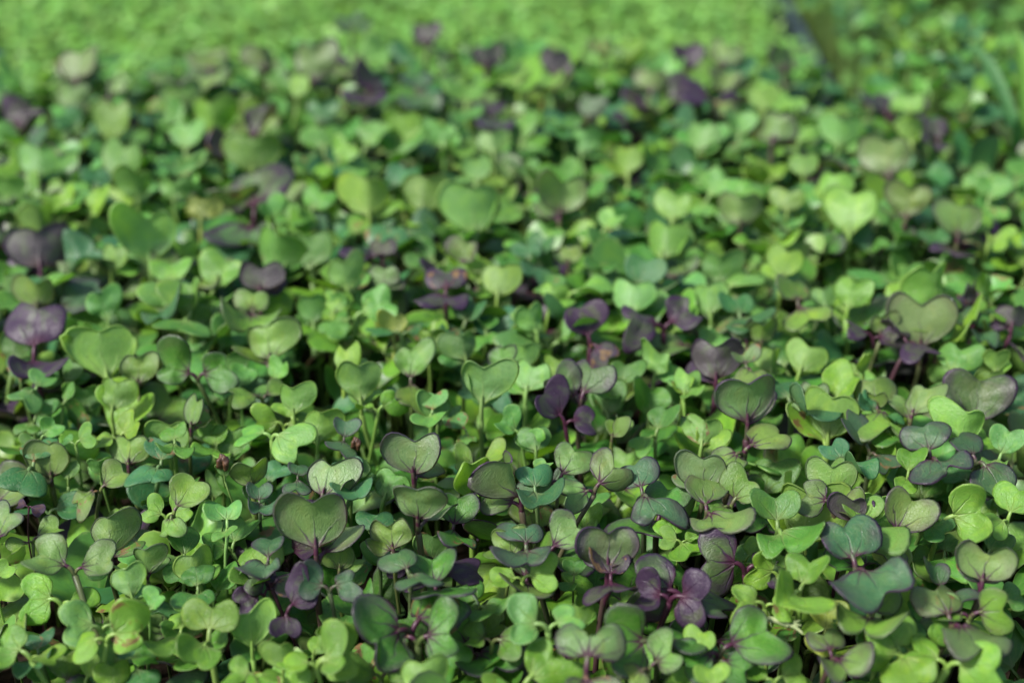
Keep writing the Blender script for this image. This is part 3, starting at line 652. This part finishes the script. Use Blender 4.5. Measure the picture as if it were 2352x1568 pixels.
# ------------------------------------------------------------------ labels
OWN = {
 'heart_a': 'yellow-green seedling with an upright heart leaf thinly rimmed in purple beside a leaning mauve one',
 'mauve_lean': 'dusky mauve seedling leaning far over on a long bare purple stalk',
 'husk': 'pale seedling with folded leaves still capped by a dark brown seed husk',
 'husk_two': 'grey-teal seedling with a flat leaf carrying a round brown seed husk',
 'mauve_big': 'largest olive-mauve upright heart leaf on a thick purple stalk above green seedlings',
 'red_curl': 'wine-red seedling with a narrow rolled pointed leaf lying low in the shade',
 'speckled': 'dark-veined green and purple heart leaf peppered with fine dark specks',
 'mauve_tall': 'tall mauve-grey heart leaf on a straight brownish stalk over a teal two-lobed leaf',
 'bright_round': 'glossy bright green round-leaved seedling below a lilac two-lobed leaf',
 'dark_heart': 'big dark purple heart leaf with a green-flushed centre and deep purple veins',
 'dark_bow': 'dark purple-edged bow-tie leaf standing vertical beside a wine-coloured one',
 'rim_big': 'large green bow-tie leaf with a broad dark purple rim and black-purple veins',
 'bow_tie': 'dusty olive-mauve bow-tie leaf with two round lobes side by side',
 'green_big': 'very large plain light green heart leaf half covered by mauve leaves',
 'wine_bow': 'wine-purple bow-tie leaf with a red neck, beside a dark green two-lobed one',
 'waxy_green': 'waxy plain green two-lobed leaf with a pale rim above a yellowing seedling',
 'folded_dark': 'dark purple-brown leaf folded upright among mauve and yellow-green leaves',
 'red_neck': 'yellow-green bow-tie leaf with a crimson vein fan where it meets its stalk',
 'red_heart': 'light mauve heart leaf on a crimson stalk with crimson midrib',
 'teal_bow': 'wide blue-green bow-tie leaf with purple edges lying over yellow-green leaves',
 'damaged': 'olive yellow seedling whose leaf tip is torn and browned',
 'yellowing': 'pale yellow aging seedling under a waxy green leaf',
 'far_dark': 'blurred dark purple double-lobed seedling behind another purple one near a tall pale heart',
 'left_dark': 'almost black-purple flat heart leaf on a dark purple stalk',
 'pale_tall': 'tall pale green fan-shaped heart leaf on a yellowish stalk',
 'bitten': 'large lime green seedling with a nibbled notch in one lobe',
 'rim_pair': 'seedling with two spread leaves, one teal one green, both outlined dark purple',
 'olive_heart': 'olive heart leaf flushed dark red where it joins its stalk',
 'spoon': 'upright yellow-green spoon-shaped leaf on a long pale stalk',
 'pale_stalk': 'pale mint heart leaf held high on a thin green stalk beside a purple-grey leaf',
 'winged': 'olive heart leaf rising from a thin flat wing-like second leaf',
 'hero': 'tall light green heart leaf with a pale rim and tapering stalk beside a purple pair',
 'purple_pair': 'deep purple seedling with two purple-rimmed leaves and a magenta stalk',
 'mauve_hero': 'tall mauve round-hearted leaf with red midrib on a straight maroon stalk',
 'grey_heart': 'brownish mauve double heart leaf rising among blurred green seedlings',
 'teal_dark': 'large blue-green leaf shading to purple edges in soft focus',
 'lime_far': 'large soft-focus lime green heart leaf beside a round purple leaf',
 'lime_big': 'broad lime green heart leaf on a thick pale yellow-green stalk',
 'ragged': 'yellow-green seedling with a ragged chewed edge beside a tall mauve heart',
 'far_heart': 'blurred olive-lime heart leaf standing clear over a dark grey-purple leaf',
 'far_red': 'blurred grey-purple flat leaf with a crimson stalk base',
 'far_yellow': 'blurred yellow squarish leaf standing among green ones',
 'magenta_stalk': 'blurred mauve seedling on a bright magenta stalk',
}
LM = {'husk': 'the husk-capped seedling', 'mauve_big': 'the largest olive-mauve heart', 'dark_heart': 'the big dark purple heart', 'rim_big': 'the large dark-rimmed bow-tie leaf',
      'bow_tie': 'the dusty bow-tie leaf', 'green_big': 'the very large plain leaf', 'wine_bow': 'the wine-purple bow-tie leaf', 'red_heart': 'the mauve heart on a crimson stalk',
      'teal_bow': 'the wide blue-green bow-tie leaf', 'yellowing': 'the pale yellow seedling', 'left_dark': 'the black-purple flat heart', 'pale_tall': 'the tall pale fan leaf',
      'bitten': 'the nibbled lime leaf', 'rim_pair': 'the dark-outlined leaf pair', 'olive_heart': 'the red-based olive heart', 'hero': 'the tall light green heart', 'purple_pair': 'the deep purple pair',
      'mauve_hero': 'the tall mauve round heart', 'grey_heart': 'the brownish double heart', 'teal_dark': 'the blue-green purple-edged leaf', 'lime_far': 'the soft-focus lime heart', 'lime_big': 'the broad lime heart',
      'far_heart': 'the blurred olive-lime heart', 'far_yellow': 'the blurred yellow leaf', 'far_red': 'the blurred crimson-based leaf', 'magenta_stalk': 'the magenta-stalked seedling',
      'mauve_lean': 'the leaning mauve seedling', 'red_neck': 'the crimson-necked leaf', 'mauve_tall': 'the tall mauve-grey heart', 'damaged': 'the browned leaf'}
lmk = [(s.leaves[0].C, LM[s.key]) for s in SEED if s.key in LM]
CW = {'Y': 'yellow-green', 'G': 'mid-green', 'K': 'pale green', 'T': 'blue-green', 'O': 'yellowish', 'M': 'green purple-rimmed', 'P': 'mauve', 'D': 'dark purple', 'd': 'purple-edged dark', 'm': 'green dark-rimmed', 't': 'teal and lilac', 'R': 'wine-red'}
def label_of(s):
    if s.key in OWN: return OWN[s.key]
    L = s.leaves[0]
    dist = [np.linalg.norm(c - L.C) for c, _ in lmk]
    j = int(np.argmin(dist))
    size = 'large' if L.W > .0172 else 'small' if L.W < .0118 else 'medium'
    if s.traced:
        post = 'upright heart leaf' if s.up else 'flat edge-on leaf' if (225 < s.az % 360 < 315 and s.el < 30) else 'tilted bow-tie leaf' if L.k > .6 else 'tilted heart leaf'
    else: post = 'low spread leaves'
    extra = ' browned' if s.blem else ''
    near = np.argsort(dist)[:5]
    opts = []
    for j in near:
        rel = 'behind' if L.C[1] > lmk[j][0][1] + .006 else 'before' if L.C[1] < lmk[j][0][1] - .006 else 'beside'
        opts.append(f"{size} {CW[s.code]}{extra} seedling with {post} {rel} {lmk[j][1]}")
    a, b = near[:2]
    opts.insert(2, f"{size} {CW[s.code]}{extra} seedling between {lmk[a][1]} and {lmk[b][1]}")
    opts = [q for q in opts if len(q.split()) <= 16]
    for q in opts[:6]:
        if q not in USED: USED.add(q); return q
    return opts[0]
USED = set()

# ------------------------------------------------------------------ the setting
def sheet(name, x0, x1, y0, y1, nx, ny, zf, mat):
    X, Y = np.meshgrid(np.linspace(x0, x1, nx), np.linspace(y0, y1, ny))
    V = np.stack([X, Y, zf(X, Y)], -1).reshape(-1, 3)
    i, j = np.meshgrid(np.arange(ny - 1), np.arange(nx - 1), indexing='ij'); a = (i * nx + j).ravel()
    F = np.stack([a, a + 1, a + nx + 1, a + nx], 1)
    o = mesh_obj(name, [(V, F, np.zeros_like(V), np.zeros(4), np.zeros(4))], mat)
    o['kind'] = 'structure'
    return o
def soil_z(X, Y):
    return .0012 * np.sin(X * 410 + 3 * np.sin(Y * 170)) * np.sin(Y * 390 + 2 * np.sin(X * 230)) + .0008 * np.sin(X * 1130 + Y * 700) - .001
sheet('soil', -.6, .6, .05, .755, 300, 180, lambda X, Y: soil_z(X, Y) - .10 * np.clip((Y - .725) / .03, 0, 1) ** 2, M_SOIL)
sheet('path', -.8, .8, .70, 1.9, 200, 160, lambda X, Y: soil_z(X, Y) - .088, M_SOIL)
sheet('ground', -30, 30, -20, 60, 3, 3, lambda X, Y: X * 0 - .12, M_SOIL)

# ------------------------------------------------------------------ build the seedlings
GROUP = 'seedlings of the mixed green and purple bed'
for s in single:
    s.hi = True
    for l in s.leaves: l.hi = True
    o = bpy.data.objects.new('purple_seedling' if s.code in PURPLE else 'green_seedling', None)
    o.empty_display_size = .005
    o.location = s.root
    COL.objects.link(o)
    o['label'] = label_of(s); o['category'] = 'seedling'; o['group'] = GROUP
    mesh_obj('stem', [stem_part(s)], M_STEM, o, s.root)
    for l in s.leaves:
        lp = leaf_parts(l)
        lf = mesh_obj('leaf', lp[:1], M_LEAF, o, s.root)
        mesh_obj('petiole', lp[1:], M_STEM, lf, s.root)
parts, sparts = [], []
for s in rest:
    for l in s.leaves: parts += leaf_parts(l)
    parts.append(stem_part(s))
o = mesh_obj('seedling_undergrowth', parts, M_UNDER)
o['kind'] = 'stuff'; o['label'] = 'dense undergrowth of small seedlings filling the gaps of the bed'; o['category'] = 'seedlings'

# ------------------------------------------------------------------ beds behind
def patch(name, label, x0, x1, y0, y1, grid, zf, W0, cset, skip=None, tilt=(5, 60), z0=0.0):
    ps = []
    for gy in np.arange(y0, y1, grid):
        for gx in np.arange(x0, x1, grid):
            x = gx + rng.uniform(-.45, .45) * grid; y = gy + rng.uniform(-.45, .45) * grid
            if skip and skip(x, y): continue
            c = cset[rng.integers(len(cset))]
            s = random_seedling(x, y, zf(x, y) * rng.uniform(.82, 1.1), c, W0 * rng.uniform(.7, 1.25), rng, *tilt)
            s.root[2] += z0; s.node[2] += z0
            for l in s.leaves: l.base[2] += z0
            for l in s.leaves: l.hi = None; ps += leaf_parts(l)
            ps.append(stem_part(s))
    o = mesh_obj(name, ps, M_UNDER)
    o['kind'] = 'stuff'; o['label'] = label; o['category'] = 'sprouts'
    return o
patch('sprout_patch', 'blurred mass of bright green sprouts behind the mixed bed', -.55, .196, .86, 1.22, .0070,
      lambda x, y: .052 + .004 * math.sin(x * 40) * math.sin(y * 37), .0076, 'L', tilt=(0, 12), z0=-.088)
patch('herb_patch', 'blurred dull green leafy growth across the dark gap from the bright sprouts', .224, .56, .80, 1.40, .0120,
      lambda x, y: .074 + .012 * math.sin(x * 33 + 1) * math.sin(y * 29), .0120, 'KKYKTG', tilt=(0, 40), z0=-.088)
patch('corner_growth', 'blurred cool green leafy growth beside the blue-green strap leaf', .200, .50, .60, .735, .0098,
      lambda x, y: .046 + .007 * math.sin(x * 33 + 1) * math.sin(y * 29), .0115, 'KTGTKGYM', skip=lambda x, y: y < .60 + .35 * (.26 - x))

# ------------------------------------------------------------------ tray rim in the gap, grass blades, husks, broken stalk, first true leaf
def box_part(x0, x1, y0, y1, z0, z1, b=.001):
    V = []
    for (zz, i) in ((z0, 0), (z1 - b, 0), (z1, b)):
        V += [(x0 + i, y0 + i, zz), (x1 - i, y0 + i, zz), (x1 - i, y1 - i, zz), (x0 + i, y1 - i, zz)]
    F = []
    for k in (0, 4):
        for q in range(4): F.append((k + q, k + (q + 1) % 4, k + 4 + (q + 1) % 4, k + 4 + q))
    F.append((8, 9, 10, 11)); F.append((3, 2, 1, 0))
    V = np.array(V, float)
    return V, np.array(F), np.zeros_like(V), np.zeros(4), np.zeros(4)
t = bpy.data.objects.new('tray', None); t.location = (.213, .86, -.088); COL.objects.link(t)
t['label'] = 'dark slate tray edge showing in the gap beside the bright sprouts'; t['category'] = 'tray'
mesh_obj('side_wall', [box_part(.2115, .2145, .85, 1.42, -.090, -.046)], M_TRAY, t, (.213, .86, -.088), False)
mesh_obj('rim', [box_part(.2100, .2160, .847, 1.423, -.0465, -.0435)], M_TRAY, t, (.213, .86, -.088), False)

def blade(px0, py0, z0, px1, py1, z1, width, code, label, bow=.012):
    a = ray_at(px0, py0, z0); b = ray_at(px1, py1, z1)
    root = np.array([b[0] + .006, b[1] + .004, -.002])
    n = 16
    c = (a + b) / 2 + np.array([0, 0, bow])
    p = np.concatenate([bez(root, np.array([root[0], root[1], b[2]]), b, 8)[:-1], bez(b, c, a, n)])
    m = len(p); u = np.linspace(0, 1, m)
    w = width * np.minimum(1, .45 + u * 3) * np.clip((1.02 - u) * 3.2, .02, 1) * .5
    T = np.gradient(p, axis=0)
    V, LC = [], []
    for i in range(m):
        s = nrm(np.cross(T[i], np.array([.3, -1, .6]))); nn = nrm(np.cross(s, T[i]))
        for e in (-1, -.5, 0, .5, 1):
            V.append(p[i] + s * w[i] * e + nn * abs(e) * w[i] * .35); LC.append((e * .1, u[i] * 2 + .4, abs(e)))
    i, j = np.meshgrid(np.arange(m - 1), np.arange(4), indexing='ij'); q = (i * 5 + j).ravel()
    F = np.stack([q, q + 1, q + 6, q + 5], 1)
    ti, pg = tints(code, rng)
    pg[:3] = 0
    o = mesh_obj('grass_blade', [(np.array(V), F, np.array(LC), ti, pg)], M_LEAF, None, root)
    o['label'] = label; o['category'] = 'grass blade'; o['group'] = 'strap leaves at the side of the bed'
blade(2215, 95, .085, 2325, 285, .060, .0065, 'T', 'blurred blue-green strap leaf leaning over the dull green growth')
blade(2330, 60, .095, 2350, 300, .055, .0060, 'Y', 'blurred bright green strap leaf beside the blue-green strap leaf')

def husk(center, rad, label, tilt):
    V, F = [], []
    nu, nv = 20, 14
    for i in range(nv + 1):
        ph = math.pi * i / nv
        for j in range(nu):
            th = 2 * math.pi * j / nu
            gap = 1 - .62 * math.exp(-((th - math.pi * 1.45) / .38) ** 2) * math.sin(ph) ** .5
            rr = rad * gap * (1 + .13 * math.sin(3 * th + 2 * ph) + .09 * math.sin(7 * ph + 2 * th))
            V.append((rr * math.sin(ph) * math.cos(th) * .9, rr * math.sin(ph) * math.sin(th), rr * math.cos(ph) * 1.25))
    for i in range(nv):
        for j in range(nu):
            F.append((i * nu + j, (i + 1) * nu + j, (i + 1) * nu + (j + 1) % nu, i * nu + (j + 1) % nu))
    V = np.array(V) + center
    o = mesh_obj('seed_husk', [(V, np.array(F), np.zeros_like(V), np.zeros(4), np.zeros(4))], M_HUSK, None, center)
    o['label'] = label; o['category'] = 'seed husk'
    return o
BYK = {s.key: s for s in SEED if s.key}
L = BYK['husk'].leaves[0]
husk(L.base + L.d * L.W * .84, .0021, 'dark brown split seed husk clinging to folded pale leaf tips', 0)
L = BYK['husk_two'].leaves[0]
husk(L.base + np.cross(L.d, L.n) * -L.W * .40 + L.d * L.W * .22 + L.n * .0010, .0017, 'round chestnut seed husk sitting at the end of a grey-teal leaf', 1)

# pale broken stalk lying across the leaves
L = BYK['waxy_green'].leaves[0]
a = ray_at(1552.3 + 555 * .3402, 1034.9 + 1135 * .3402, .053); b = ray_at(1552.3 + 760 * .3402, 1034.9 + 1165 * .3402, .053)
pth = bez(a, (a + b) / 2 + np.array([0, 0, .0012]), b, 8)
pp = [tube(pth, np.linspace(.0004, .0013, 8), 8) + (np.zeros(4), np.zeros(4))]
for q in (-1, 0, 1):
    tp = b + nrm(b - a) * .0034 + np.array([0, q * .0024, -.0006 * abs(q)])
    pp.append(tube(bez(b - nrm(b - a) * .001, b + nrm(b - a) * .0015, tp, 5), np.linspace(.0010, .0003, 5), 6) + (np.zeros(4), np.zeros(4)))
o = mesh_obj('broken_stalk', pp, M_PITH, None, a)
o['label'] = 'pale broken stalk with splayed end lying under the waxy green leaf'; o['category'] = 'stalk'

# a first true leaf, feathery
S = BYK['yellowing']
c = ray_at(1552.3 + 1065 * .3402, 1034.9 + 1345 * .3402, .046)
ti, pg = tints('K', rng); pg[:3] = 0
fp = []
st = bez(c, c + np.array([0, 0, .004]), c + np.array([-.0004, .002, .0085]), 9)
fp.append(tube(st, np.linspace(.0005, .00025, 9), 6, .3, .6) + (ti, pg))
for i in range(1, 9):
    for q in range(6):
        th = q * 1.05 + i * .5
        e = st[i] + np.array([math.cos(th), math.sin(th) * .7, .5]) * .0013
        fp.append(tube(np.array([st[i], (st[i] + e) / 2, e]), [.00022, .00016, .00004], 4, .4, .6) + (ti, pg))
fp.append(tube(bez(np.array([c[0], c[1] + .004, -.002]), c - np.array([0, 0, .02]), c, 6), np.full(6, .0006), 6) + (ti, pg))
o = mesh_obj('feathery_sprout', fp, M_LEAF, None, c)
o['label'] = 'tiny fuzzy grey-green feathery sprout below the pale yellow seedling'; o['category'] = 'sprout'
